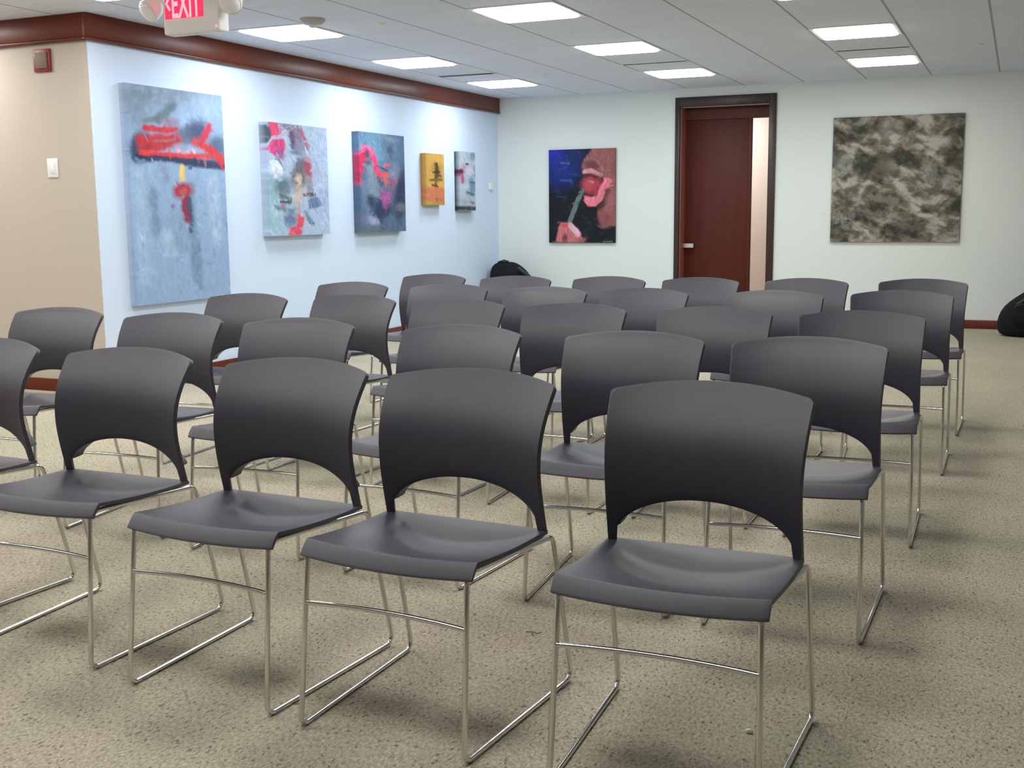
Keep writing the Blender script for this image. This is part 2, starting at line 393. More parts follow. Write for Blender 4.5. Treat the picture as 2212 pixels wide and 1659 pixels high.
for s in (-1, 1):
    b = MB(); c = Vector((s*.262, -.03, -.18)); d = Vector((s*.25, -.75, -.62)).normalized()
    a = Vector((0, 0, 1)); a = (a-d*a.dot(d)).normalized(); e = d.cross(a)
    ring = lambda rr, hh: [tuple(c+d*hh+a*(math.cos(2*math.pi*k/20)*rr)+e*(math.sin(2*math.pi*k/20)*rr)) for k in range(20)]
    b.rings([ring(.012, -.055), ring(.035, -.05), ring(.056, -.02), ring(.062, .02), ring(.062, .032)])
    head = b.build('lamp_head', MAT['white_plastic'], ex, smooth=True)
    l = MB(); l.rings([ring(.057, .0325), ring(.052, .042), ring(.03, .05), ring(.005, .052)]); l.build('lamp_lens', lens, head, smooth=True)
    MB().tube([(s*.18, 0, -.13), (s*.225, -.005, -.14), (s*.25, -.012, -.165)], .012).build('lamp_arm', MAT['white_plastic'], ex, smooth=True)

# ------------------------------------------------------------------ things on the tan and white walls
r = empty('fire_alarm', (-5.887, FY, 2.19)); tag(r, 'square red fire alarm plate high on the tan wall', 'fire alarm')
MB().box(-.072, .072, -.016, 0, -.072, .072).build('plate', MAT['red_paint'], r, bevel=.004)
g = MB().box(-.050, .050, -.024, -.015, -.052, .05)
g.build('grille', MAT['grey_brown'], r, bevel=.003)
r = empty('light_switch', (-5.866, FY, 1.50)); tag(r, 'white rectangular switch plate at mid height on the tan wall', 'light switch')
MB().box(-.046, .046, -.007, 0, -.062, .062).build('plate', MAT['white_plastic'], r, bevel=.003)
MB().box(-.017, .017, -.011, -.006, -.034, .034).build('rocker', MAT['white_metal'], r, bevel=.002)
r = empty('thermostat', (WX, 11.87, 1.48)); tag(r, 'tiny white thermostat on the white wall beside the far corner', 'thermostat')
MB().box(0, .022, -.05, .05, -.045, .035).build('body', MAT['white_plastic'], r, bevel=.004)
MB().lathe((0, 0, 0), [(.02, 0), (.02, .003)], 16).build('dial', MAT['white_metal'], r)
d = [c for c in r.children if c.name.startswith('dial')][0]; d.rotation_euler = (0, math.pi/2, 0); d.location = (.02, .0, .005)
c = MB().box(-.04, .04, -.003, 0, -.02, .02).build('label_card', MAT['white_plastic'], None); c.location = (-1.87, WY-.0005, 1.155)
tag(c, 'tiny pale title card on the cream wall left of the camouflage-like painting', 'card')

# ------------------------------------------------------------------ canvases
rng = np.random.RandomState(5)
def vnoise(x, y, seed=0):
    xi = np.floor(x).astype(int); yi = np.floor(y).astype(int); fx = x-xi; fy = y-yi
    fx = fx*fx*(3-2*fx); fy = fy*fy*(3-2*fy)
    def h(a, b):
        n = (a*374761393+b*668265263+seed*974634777) & 0xffffffff
        n = ((n ^ (n >> 13))*1274126177) & 0xffffffff
        return ((n ^ (n >> 16)) & 0xffff)/65535.0
    return (h(xi, yi)*(1-fx)+h(xi+1, yi)*fx)*(1-fy)+(h(xi, yi+1)*(1-fx)+h(xi+1, yi+1)*fx)*fy
def fbm(x, y, seed=0, o=4):
    s = 0; a = .5; t = 0
    for k in range(o): s = s+a*vnoise(x, y, seed+k*17); t += a; a *= .55; x = x*2.03; y = y*2.03
    return s/t
def sstep(a, b, x):
    t = np.clip((x-a)/(b-a), 0, 1); return t*t*(3-2*t)
def paint(X, Y, ops, base, warp=10, seed=1, gain=1.0, dabs=0):
    """ops are brush strokes: e = ellipse, l = stroke along a polyline, p = polygon"""
    C = np.zeros(X.shape+(3,)); C[:] = rgb(*base)
    Xw = X+(fbm(X/60, Y/60, seed)-.5)*3*warp+(vnoise(X/11, Y/11, seed+5)-.5)*warp; Yw = Y+(fbm(X/60+50, Y/60+9, seed+3)-.5)*3*warp+(vnoise(X/11, Y/11, seed+6)-.5)*warp
    tex = .86+.28*fbm(X/14, Y/40, seed+7)
    for op in ops:
        k = op[0]
        if k == 'e':
            _, cx, cy, rx, ry, ang, col, soft, al = op
            a = math.radians(ang); dx = Xw-cx; dy = Yw-cy
            u = (dx*math.cos(a)+dy*math.sin(a))/rx; v = (-dx*math.sin(a)+dy*math.cos(a))/ry
            m = 1-sstep(1-soft, 1+soft, np.sqrt(u*u+v*v))
        elif k == 'l':
            _, pts, w, col, soft, al = op
            D = np.full(X.shape, 1e9)
            for (x0, y0), (x1, y1) in zip(pts[:-1], pts[1:]):
                dx, dy = x1-x0, y1-y0; t = np.clip(((Xw-x0)*dx+(Yw-y0)*dy)/(dx*dx+dy*dy+1e-9), 0, 1)
                D = np.minimum(D, np.hypot(Xw-x0-t*dx, Yw-y0-t*dy))
            m = 1-sstep(w*(1-soft), w*(1+soft), D)
        elif k == 'p':
            _, pts, col, soft, al = op
            inside = np.zeros(X.shape, bool); D = np.full(X.shape, 1e9); n = len(pts)
            for i in range(n):
                (x0, y0), (x1, y1) = pts[i], pts[(i+1) % n]
                cond = ((y0 > Yw) != (y1 > Yw)) & (Xw < (x1-x0)*(Yw-y0)/((y1-y0) or 1e-9)+x0)
                inside ^= cond
                dx, dy = x1-x0, y1-y0; t = np.clip(((Xw-x0)*dx+(Yw-y0)*dy)/(dx*dx+dy*dy+1e-9), 0, 1)
                D = np.minimum(D, np.hypot(Xw-x0-t*dx, Yw-y0-t*dy))
            D = np.where(inside, D, -D); m = sstep(-soft, soft, D)
        seed += 1
        br = .72+.56*fbm(X/22, Y/60, seed*5+1, 3)
        m = (m*al)[..., None]
        C = C*(1-m)+np.array(rgb(*col))*br[..., None]*m
    C = C*tex[..., None]*gain
    if dabs:
        r = np.random.RandomState(seed); H, Wd = X.shape
        for q in range(dabs):
            j = r.randint(H); i = r.randint(Wd); a = r.uniform(-.5, 1.6); L1 = r.uniform(4, 12); L2 = r.uniform(1.6, 3.6); K = int(L1)+2
            sj = min(H-1, max(0, j+r.randint(-5, 6))); si = min(Wd-1, max(0, i+r.randint(-5, 6)))
            j0, j1, i0, i1 = max(0, j-K), min(H, j+K+1), max(0, i-K), min(Wd, i+K+1)
            JJ, II = np.mgrid[j0:j1, i0:i1]; dj = JJ-j; di = II-i
            d = np.sqrt(((di*math.cos(a)+dj*math.sin(a))/L1)**2+((-di*math.sin(a)+dj*math.cos(a))/L2)**2)
            mm = ((1-sstep(.5, 1.1, d))*.75)[..., None]
            c = C[sj, si]*r.uniform(.78, 1.25)+r.uniform(-.01, .02)
            C[j0:j1, i0:i1] = C[j0:j1, i0:i1]*(1-mm)+c*mm
    return np.clip(C, 0, 1)
def paint_mat(name):
    m = bpy.data.materials.new(name); m.use_nodes = True; nt = m.node_tree; b = nt.nodes['Principled BSDF']
    b.inputs['Roughness'].default_value = 0.6; b.inputs['Specular IOR Level'].default_value = 0.25
    a = nt.nodes.new('ShaderNodeVertexColor'); a.layer_name = 'paint'
    nz = nt.nodes.new('ShaderNodeTexNoise'); nz.inputs['Scale'].default_value = 90; nz.inputs['Detail'].default_value = 4
    tc = nt.nodes.new('ShaderNodeTexCoord'); nt.links.new(tc.outputs['Object'], nz.inputs['Vector'])
    rp = nt.nodes.new('ShaderNodeValToRGB'); rp.color_ramp.elements[0].color = (.86, .86, .86, 1); rp.color_ramp.elements[1].color = (1.1, 1.1, 1.1, 1)
    nt.links.new(nz.outputs[0], rp.inputs[0])
    mx = nt.nodes.new('ShaderNodeMix'); mx.data_type = 'RGBA'; mx.blend_type = 'MULTIPLY'; mx.inputs['Factor'].default_value = 1
    nt.links.new(a.outputs[0], mx.inputs['A']); nt.links.new(rp.outputs[0], mx.inputs['B'])
    nt.links.new(mx.outputs['Result'], b.inputs['Base Color'])
    bp = nt.nodes.new('ShaderNodeBump'); bp.inputs['Strength'].default_value = .3; bp.inputs['Distance'].default_value = .002
    nt.links.new(nz.outputs[0], bp.inputs['Height']); nt.links.new(bp.outputs[0], b.inputs['Normal'])
    return m
def canvas(label, wall, a0, a1, z0, z1, depth, corners, ops, base, step=.005, side=(.6, .62, .66), rot=0.0, smix=.5, **kw):
    """wall 'L' (faces +x, a = y) or 'B' (faces -y, a = x); corners = TL, TR, BL, BR of the picture plane in sketch units"""
    nu = int((a1-a0)/step); nv = int((z1-z0)/step)
    U, Vv = np.meshgrid(np.linspace(0, 1, nu+1), np.linspace(0, 1, nv+1))
    (ax, ay), (bx, by), (cx, cy), (dx, dy) = corners
    X = (1-Vv)*((1-U)*ax+U*bx)+Vv*((1-U)*cx+U*dx); Y = (1-Vv)*((1-U)*ay+U*by)+Vv*((1-U)*cy+U*dy)
    C = ops(X, Y) if callable(ops) else paint(X, Y, ops, base, **kw)
    w, hgt = a1-a0, z1-z0
    def P(u, v, d):
        return (d, (u-.5)*w, (.5-v)*hgt) if wall == 'L' else ((u-.5)*w, -d, (.5-v)*hgt)
    V = [P(U[j, i], Vv[j, i], depth) for j in range(nv+1) for i in range(nu+1)]
    m = nu+1
    F = [(j*m+i, (j+1)*m+i, (j+1)*m+i+1, j*m+i+1) for j in range(nv) for i in range(nu)]
    nf = len(F); n = len(V)
    # stretched edge: turned-over canvas
    bd = [(0, i) for i in range(nu)]+[(j, nu) for j in range(nv)]+[(nv, i) for i in range(nu, 0, -1)]+[(j, 0) for j in range(nv, 0, -1)]
    idx = [j*m+i for j, i in bd]
    for (j, i) in bd: V.append(P(U[j, i], Vv[j, i], 0.0))
    k = len(bd)
    for q in range(k): F.append((idx[q], idx[(q+1) % k], n+(q+1) % k, n+q))
    F.append(tuple(n+q for q in range(k)))
    o = mesh_obj('painting', V, F, paint_mat('oil_paint'), None, smooth=False)
    me = o.data
    at = me.color_attributes.new('paint', 'FLOAT_COLOR', 'POINT')
    full = np.ones((len(V), 4), np.float32)
    full[:n, :3] = C.reshape(-1, 3)
    sideC = np.array([C[j, i] for j, i in bd])
    full[n:, :3] = sideC*(1-smix)+np.array(side)*smix
    at.data.foreach_set('color', full.ravel())
    o.location = (WX+.001, (a0+a1)/2, (z0+z1)/2) if wall == 'L' else ((a0+a1)/2, WY-.001, (z0+z1)/2)
    if rot: o.rotation_euler = (rot, 0, 0) if wall == 'L' else (0, rot, 0)
    tag(o, label, 'painting')
    return o

# 1: tall blue-grey canvas with a loose red and black mass (generic stand-in)
B1 = []
for x, y0, y1, w, c, al in ((260, 850, 1150, 34, (120, 146, 174), .7), (520, 800, 1500, 26, (118, 142, 170), .75), (560, 1200, 1560, 22, (112, 140, 170), .6), (430, 1050, 1250, 60, (134, 160, 188), .7), (350, 1150, 1300, 30, (176, 200, 226), .6), (680, 760, 1200, 40, (176, 196, 224), .6), (180, 700, 1500, 40, (172, 196, 224), .5), (330, 650, 760, 22, (132, 146, 172), .6), (760, 1050, 1140, 16, (130, 140, 172), .5)):
    B1.append(('l', [(x, y0), (x+14, (y0+y1)/2), (x+30, y1)], w, c, .8, al))
B1 += [('e', 400, 130, 330, 90, 0, (128, 146, 164), .8, .8), ('e', 600, 250, 140, 90, 0, (160, 182, 212), .8, .7), ('e', 180, 220, 80, 180, 0, (122, 142, 158), .7, .6),
 ('l', [(300, 330), (360, 270), (400, 215)], 30, (92, 112, 118), .7, .8), ('l', [(230, 330), (330, 300)], 22, (110, 128, 128), .7, .7),
 ('e', 200, 520, 70, 110, 10, (38, 62, 92), .35, .95), ('l', [(180, 600), (320, 590), (520, 625), (750, 655)], 30, (44, 52, 82), .5, .95),
 ('e', 700, 540, 70, 100, 0, (66, 84, 112), .5, .8), ('e', 560, 410, 80, 90, 30, (66, 78, 112), .5, .9), ('e', 470, 440, 60, 60, 0, (98, 106, 134), .6, .8),
 ('l', [(230, 380), (330, 400), (420, 390)], 22, (204, 44, 62), .5, .95), ('p', [(170, 430), (420, 420), (470, 480), (300, 560), (180, 540)], (190, 48, 56), 22, .95),
 ('l', [(200, 560), (330, 570), (480, 580), (640, 590)], 17, (224, 62, 66), .5, .95), ('l', [(560, 480), (680, 560), (740, 620)], 30, (214, 60, 64), .6, .95),
 ('l', [(430, 540), (540, 555)], 9, (236, 160, 160), .6, .8), ('l', [(600, 470), (640, 400), (650, 370)], 22, (210, 46, 72), .6, .9), ('e', 390, 340, 50, 36, 0, (150, 130, 150), .7, .8),
 ('l', [(280, 470), (420, 470)], 10, (170, 110, 106), .6, .7), ('l', [(462, 660), (462, 760)], 19, (226, 190, 96), .35, .95),
 ('e', 465, 840, 62, 60, 0, (170, 34, 58), .4, .95), ('l', [(478, 880), (492, 1050)], 27, (150, 34, 66), .5, .95), ('e', 470, 850, 26, 30, 0, (196, 110, 100), .6, .6), ('l', [(510, 900), (520, 1140)], 17, (60, 76, 110), .6, .8), ('e', 402, 960, 16, 26, 0, (150, 92, 130), .6, .8)]
canvas('tall blue-grey abstract canvas with a red and black smear, nearest on the white wall', 'L', 6.03, 7.045, .575, 2.055, .05, ((110, 55), (740, 150), (150, 1700), (810, 1620)), B1, (148, 174, 210), warp=8, seed=3, gain=1.0, dabs=200)
# 2: collage canvas
B2 = [('e', 900, 700, 130, 900, 0, (172, 188, 220), .3, .9), ('e', 250, 1300, 260, 300, 0, (160, 190, 206), .6, .9), ('e', 160, 950, 130, 150, 0, (140, 172, 186), .6, .7),
 ('p', [(90, 140), (170, 120), (190, 300), (90, 420)], (62, 70, 88), 14, .95), ('p', [(140, 110), (270, 120), (300, 280), (180, 300)], (226, 58, 108), 12, .95), ('p', [(110, 470), (190, 340), (350, 330), (380, 440), (330, 560), (240, 560)], (214, 56, 124), 16, .95),
 ('e', 300, 540, 70, 50, 20, (150, 84, 156), .6, .85), ('p', [(280, 130), (560, 170), (700, 500), (480, 470), (420, 260)], (132, 112, 140), 24, .9), ('l', [(180, 310), (320, 290), (520, 180)], 13, (196, 176, 190), .5, .9),
 ('l', [(600, 220), (680, 400), (690, 480)], 20, (178, 70, 100), .5, .9), ('e', 470, 330, 34, 120, -12, (84, 70, 108), .6, .85), ('e', 590, 420, 80, 60, 20, (144, 150, 180), .6, .8), ('e', 540, 520, 90, 30, 10, (92, 104, 130), .6, .8), ('l', [(560, 600), (720, 560)], 20, (168, 176, 200), .6, .8),
 ('e', 600, 700, 110, 120, 0, (96, 92, 112), .5, .9), ('e', 710, 720, 55, 140, -8, (184, 62, 84), .5, .9), ('e', 235, 715, 92, 130, -20, (218, 226, 244), .2, .98), ('l', [(180, 580), (290, 620), (340, 720)], 6, (90, 100, 120), .5, .8),
 ('e', 340, 950, 110, 120, 0, (84, 110, 122), .6, .9), ('e', 560, 860, 110, 130, 0, (112, 96, 90), .45, .95), ('e', 560, 870, 52, 80, 10, (206, 192, 184), .45, .95), ('e', 525, 905, 32, 16, 0, (120, 104, 112), .6, .8), ('e', 560, 1060, 80, 120, 0, (196, 182, 174), .45, .95), ('l', [(720, 900), (740, 1050)], 50, (134, 134, 144), .6, .85), ('l', [(650, 1060), (800, 1070)], 24, (98, 68, 100), .5, .9),
 ('l', [(280, 1060), (440, 1110)], 26, (92, 108, 104), .6, .9), ('l', [(300, 1150), (420, 1160)], 17, (62, 60, 70), .5, .9), ('e', 330, 1200, 40, 36, 0, (180, 110, 158), .5, .9), ('p', [(200, 1180), (500, 1250), (480, 1290), (260, 1260)], (100, 124, 146), 18, .8),
 ('p', [(690, 1110), (850, 1100), (900, 1220), (720, 1260)], (98, 122, 160), 20, .95), ('l', [(540, 1180), (560, 1320), (520, 1420)], 40, (184, 164, 172), .5, .9), ('e', 440, 1380, 90, 100, 30, (82, 104, 150), .6, .8), ('p', [(560, 1340), (650, 1360), (600, 1590), (400, 1590), (440, 1480), (540, 1480)], (226, 66, 92), 16, .95), ('l', [(660, 1300), (740, 1430)], 30, (100, 122, 156), .6, .85), ('l', [(720, 1445), (800, 1435)], 12, (66, 66, 90), .6, .8)]
canvas('pale canvas with a pink and grey collage, second from left on the white wall', 'L', 7.555, 8.415, 1.012, 1.905, .07, ((110, 110), (990, 210), (150, 1590), (1045, 1590)), B2, (174, 192, 220), warp=8, seed=11, dabs=330)
# 3: dark blue canvas with a pink arch
B3 = [('e', 450, 350, 330, 260, 0, (106, 146, 178), .6, .95), ('e', 700, 300, 130, 200, 0, (98, 120, 150), .6, .9), ('e', 700, 380, 60, 60, 0, (62, 80, 112), .6, .8), ('e', 730, 230, 110, 30, 10, (140, 158, 184), .6, .6), ('e', 780, 720, 90, 130, 0, (134, 146, 174), .6, .85), ('e', 880, 1050, 110, 380, 8, (44, 56, 86), .5, .95), ('e', 560, 1280, 170, 230, 0, (42, 58, 92), .5, .95),
 ('p', [(300, 620), (400, 600), (500, 900), (520, 1080), (340, 1060)], (130, 144, 164), 30, .95), ('p', [(240, 850), (310, 800), (360, 1250), (200, 1250)], (116, 136, 164), 30, .85), ('e', 360, 1130, 60, 90, 0, (38, 52, 84), .6, .85), ('e', 210, 1150, 60, 200, 0, (82, 104, 140), .6, .7),
 ('l', [(160, 860), (170, 660), (210, 500), (290, 340), (380, 380), (430, 520), (470, 660), (520, 740)], 44, (234, 66, 118), .35, .98), ('l', [(250, 330), (340, 330), (410, 440)], 26, (242, 112, 166), .6, .8), ('p', [(140, 460), (290, 420), (300, 520), (190, 880), (140, 960)], (204, 44, 88), 18, .95), ('e', 320, 430, 40, 70, -10, (92, 50, 90), .6, .9), ('e', 345, 555, 50, 34, 0, (78, 70, 96), .6, .85),
 ('l', [(480, 740), (640, 730)], 34, (240, 70, 112), .4, .95), ('l', [(600, 740), (640, 900)], 34, (214, 106, 96), .5, .9), ('l', [(600, 620), (700, 590)], 20, (236, 84, 128), .5, .95), ('l', [(480, 600), (640, 690)], 10, (46, 56, 90), .5, .9), ('e', 740, 840, 55, 50, 0, (168, 74, 120), .6, .85), ('p', [(510, 1000), (740, 980), (640, 1240), (580, 1240)], (162, 86, 148), 30, .95), ('e', 540, 850, 40, 50, 0, (80, 76, 96), .6, .8), ('e', 720, 920, 70, 70, 0, (122, 104, 124), .6, .8),
 ('e', 390, 1420, 110, 60, 20, (158, 168, 204), .6, .9), ('e', 680, 1430, 120, 90, 0, (96, 114, 148), .6, .7), ('e', 880, 1220, 90, 60, 0, (122, 122, 138), .6, .7), ('e', 250, 1400, 90, 60, 0, (110, 112, 146), .6, .7), ('l', [(200, 1570), (800, 1580)], 36, (98, 108, 112), .6, .8)]
canvas('dark blue canvas with a bright pink arch, middle of the white wall', 'L', 8.93, 9.76, 1.012, 1.912, .07, ((190, 95), (940, 185), (200, 1610), (970, 1570)), B3, (88, 112, 142), warp=7, seed=23, dabs=300, side=(.1, .13, .2))
# 4: small yellow panel
B4 = [('e', 480, 560, 110, 110, 0, (150, 116, 56), .7, .7), ('l', [(480, 480), (480, 980)], 40, (78, 58, 36), .6, .95), ('l', [(410, 660), (540, 650)], 26, (58, 40, 36), .5, .9), ('l', [(350, 840), (600, 820)], 28, (100, 84, 34), .5, .9), ('l', [(480, 720), (550, 730)], 40, (90, 66, 50), .6, .85), ('l', [(390, 950), (500, 980)], 26, (100, 62, 16), .6, .9),
 ('p', [(230, 1050), (420, 1000), (660, 1000), (670, 1340), (240, 1330)], (204, 118, 88), 40, .9), ('e', 500, 1260, 60, 40, 0, (170, 80, 56), .6, .8), ('l', [(200, 1370), (560, 1370)], 30, (176, 150, 70), .5, .9)]
canvas('small orange-yellow panel with a dark central mark on the white wall', 'L', 10.21, 10.60, 1.262, 1.775, .065, ((255, 235), (640, 265), (250, 1410), (670, 1370)), B4, (206, 160, 82), warp=9, seed=31, dabs=50, side=(.22, .05, .02))
# 5: small grey and teal panel with black side
B5 = [('e', 1200, 300, 170, 160, 0, (170, 184, 200), .6, .8), ('e', 1300, 290, 60, 90, 0, (112, 132, 148), .6, .7), ('e', 1180, 466, 46, 18, 0, (34, 36, 52), .4, .95), ('e', 1090, 560, 60, 90, 0, (190, 140, 172), .6, .85), ('e', 1220, 620, 70, 90, 0, (196, 200, 214), .6, .8), ('l', [(1050, 640), (1090, 860)], 40, (178, 74, 122), .5, .95), ('e', 1040, 640, 40, 60, 0, (80, 20, 50), .5, .9),
 ('e', 1280, 950, 70, 190, 0, (92, 136, 168), .6, .9), ('e', 1150, 950, 90, 60, 0, (182, 200, 208), .6, .8), ('l', [(1180, 1080), (1320, 1120)], 24, (56, 100, 132), .6, .9), ('l', [(1260, 850), (1330, 860)], 14, (40, 84, 122), .6, .9), ('e', 1280, 1290, 60, 30, 0, (84, 84, 116), .6, .85), ('e', 1120, 1290, 60, 60, 0, (158, 160, 168), .6, .7), ('l', [(1020, 1440), (1350, 1410)], 50, (34, 42, 52), .6, .95), ('l', [(1320, 500), (1350, 720)], 10, (120, 110, 150), .6, .7)]
canvas('small grey, pink and teal panel with a black edge, last on the white wall', 'L', 10.965, 11.34, 1.205, 1.825, .065, ((1010, 200), (1350, 215), (1040, 1490), (1370, 1450)), B5, (176, 186, 202), warp=9, seed=41, dabs=60, smix=.95, side=(0, 0, 0))
# 6: dark portrait with a straw
B6 = [('e', 260, 330, 300, 330, 0, (22, 46, 134), .7, .95), ('e', 200, 200, 150, 120, 0, (36, 40, 168), .7, .8), ('e', 480, 280, 120, 140, 0, (20, 40, 90), .7, .9), ('l', [(330, 365), (420, 370)], 15, (100, 120, 190), .6, .8), ('l', [(310, 620), (450, 630)], 16, (52, 76, 160), .7, .8), ('l', [(440, 530), (540, 540)], 20, (36, 60, 130), .7, .7), ('l', [(260, 860), (380, 870)], 14, (40, 58, 104), .7, .6),
 ('p', [(760, 150), (1090, 140), (1090, 1300), (900, 1320), (830, 1160), (830, 1080), (980, 900), (900, 560), (640, 520), (610, 420), (650, 320)], (142, 86, 84), 22, .98), ('e', 960, 260, 160, 140, 0, (150, 92, 88), .7, .8),
 ('l', [(660, 330), (760, 310), (840, 370), (900, 470)], 26, (160, 108, 106), .5, .9), ('e', 750, 400, 110, 66, 20, (112, 58, 62), .5, .9), ('l', [(650, 500), (740, 480), (870, 550)], 32, (206, 146, 150), .4, .95), ('e', 760, 690, 150, 150, 0, (140, 46, 58), .35, .98), ('e', 730, 560, 120, 30, 5, (90, 34, 44), .6, .8), ('e', 720, 700, 100, 90, 0, (182, 72, 86), .6, .9), ('l', [(700, 640), (760, 650)], 18, (224, 130, 130), .6, .8),
 ('p', [(640, 840), (740, 870), (820, 850), (870, 700), (960, 590), (1040, 620), (960, 760), (900, 920), (800, 1010), (700, 1010), (650, 940)], (226, 122, 140), 14, .98), ('l', [(980, 640), (940, 760), (870, 900)], 26, (206, 108, 130), .6, .7), ('p', [(960, 740), (1010, 780), (980, 960), (880, 1060), (820, 1030), (900, 930)], (72, 44, 34), 20, .9), ('e', 940, 1200, 90, 110, 0, (138, 76, 82), .6, .9), ('e', 1010, 930, 70, 120, 0, (160, 100, 108), .7, .8),
 ('l', [(615, 770), (560, 900), (440, 1230)], 33, (98, 116, 110), .2, .95), ('p', [(320, 1240), (430, 1250), (560, 1340), (640, 1540), (240, 1545), (280, 1320)], (196, 112, 116), 16, .98), ('l', [(450, 1290), (560, 1420)], 38, (222, 178, 194), .4, .95), ('e', 370, 1480, 36, 60, 10, (84, 44, 44), .6, .85), ('e', 370, 1290, 50, 30, 0, (180, 84, 92), .6, .8), ('l', [(550, 1520), (640, 1500)], 30, (150, 96, 90), .6, .8), ('l', [(900, 1530), (1030, 1528)], 6, (120, 130, 140), .5, .7)]
canvas('dark blue painting of a pinkish face and hand with a straw, left of the door', 'B', -4.868, -4.083, .838, 1.868, .03, ((138, 172), (1080, 155), (145, 1548), (1066, 1548)), B6, (14, 22, 30), warp=5, seed=51, gain=1.05, dabs=160, side=(.02, .03, .04))
# 7: large olive-grey brushwork
def camo(X, Y):
    wx = X+(fbm(X/300, Y/300, 61)-.5)*150; wy = Y+(fbm(X/300+7, Y/300+3, 67)-.5)*150
    # brush marks that follow a slowly turning direction
    a = .35+0*X
    p = (wx*np.cos(a)+wy*np.sin(a)); q = (-wx*np.sin(a)+wy*np.cos(a))
    n = fbm(p/170, q/75, 75, 5)*.62+fbm((wx-wy*.8)/150, (wy+wx*.8)/80, 175, 4)*.38; n2 = fbm(wx/330, wy/300, 81, 3); n3 = fbm(wx/120, wy/120, 91, 3)
    v = np.clip((n-.5)*2.9+(n2-.5)*1.2+.47, 0, 1)
    dark = np.array(rgb(56, 58, 50)); mid = np.array(rgb(112, 106, 93)); lt = np.array(rgb(172, 170, 164))
    C = np.where(v[..., None] < .5, dark*(1-v[..., None]*2)+mid*v[..., None]*2, mid*(2-v[..., None]*2)+lt*(v[..., None]*2-1))
    tint = np.stack([.92+.16*n3, .95+.08*n2, 1.12-.30*n3], -1)
    C = C*tint
    ops = [('e', 730, 700, 120, 110, 0, (136, 126, 104), .6, .8), ('p', [(1120, 560), (1330, 640), (1290, 900), (1200, 820)], (150, 152, 146), 30, .7), ('e', 1500, 800, 110, 320, 0, (74, 68, 54), .7, .7), ('p', [(100, 600), (360, 620), (120, 790)], (140, 144, 142), 30, .6), ('l', [(110, 850), (400, 680), (620, 690)], 34, (62, 72, 72), .7, .75),
      ('e', 930, 1380, 130, 80, 10, (78, 68, 74), .7, .8), ('l', [(200, 1250), (260, 1400)], 26, (146, 148, 144), .5, .85), ('l', [(360, 1250), (280, 1400)], 24, (146, 148, 144), .5, .85), ('e', 300, 1150, 120, 60, 20, (66, 66, 58), .7, .8), ('e', 900, 200, 140, 70, 0, (66, 68, 54), .7, .7), ('e', 700, 230, 90, 100, 0, (150, 148, 138), .7, .7), ('e', 460, 300, 150, 40, 35, (66, 74, 74), .7, .7), ('l', [(560, 1040), (850, 1080)], 40, (160, 156, 138), .7, .7), ('l', [(420, 1200), (900, 1250)], 30, (146, 146, 134), .7, .7), ('e', 1480, 1450, 100, 60, 0, (66, 60, 44), .7, .8)]
    P2 = paint(X, Y, ops, (0, 0, 0), warp=30, seed=95)
    M2 = paint(X, Y, [(o[:-2] if False else o) for o in ops], (0, 0, 0), warp=30, seed=95)
    K = np.clip(P2.sum(-1, keepdims=True)*6, 0, 1)*.55
    return np.clip(C*(1-K)+P2*K, 0, 1)
canvas('large square olive-grey brushwork painting like camouflage, right of the door', 'B', -1.765, -.535, .852, 2.092, .03, ((95, 150), (1600, 65), (90, 1570), (1570, 1545)), camo, None, side=(.1, .1, .08))

# ------------------------------------------------------------------ chairs
ZN = np.array([.42, .49, .56, .63, .70, .766])
def spline(vals, z):
    n = len(ZN); h = np.diff(ZN); A = np.zeros((n, n)); b = np.zeros(n); A[0, 0] = A[-1, -1] = 1
    for i in range(1, n-1):
        A[i, i-1] = h[i-1]; A[i, i] = 2*(h[i-1]+h[i]); A[i, i+1] = h[i]; b[i] = 6*((vals[i+1]-vals[i])/h[i]-(vals[i]-vals[i-1])/h[i-1])
    m = np.linalg.solve(A, b); i = int(np.clip(np.searchsorted(ZN, z)-1, 0, n-2)); d = z-ZN[i]; hh = h[i]
    return vals[i]+d*((vals[i+1]-vals[i])/hh-hh*(2*m[i]+m[i+1])/6)+d*d*m[i]/2+d**3*(m[i+1]-m[i])/(6*hh)
def side_xy(z):
    z = max(.42, z)
    return spline([.2245, .2236, .2228, .2245, .2290, .2342], z), spline([.402, .3842, .3710, .3730, .3996, .4459], z)
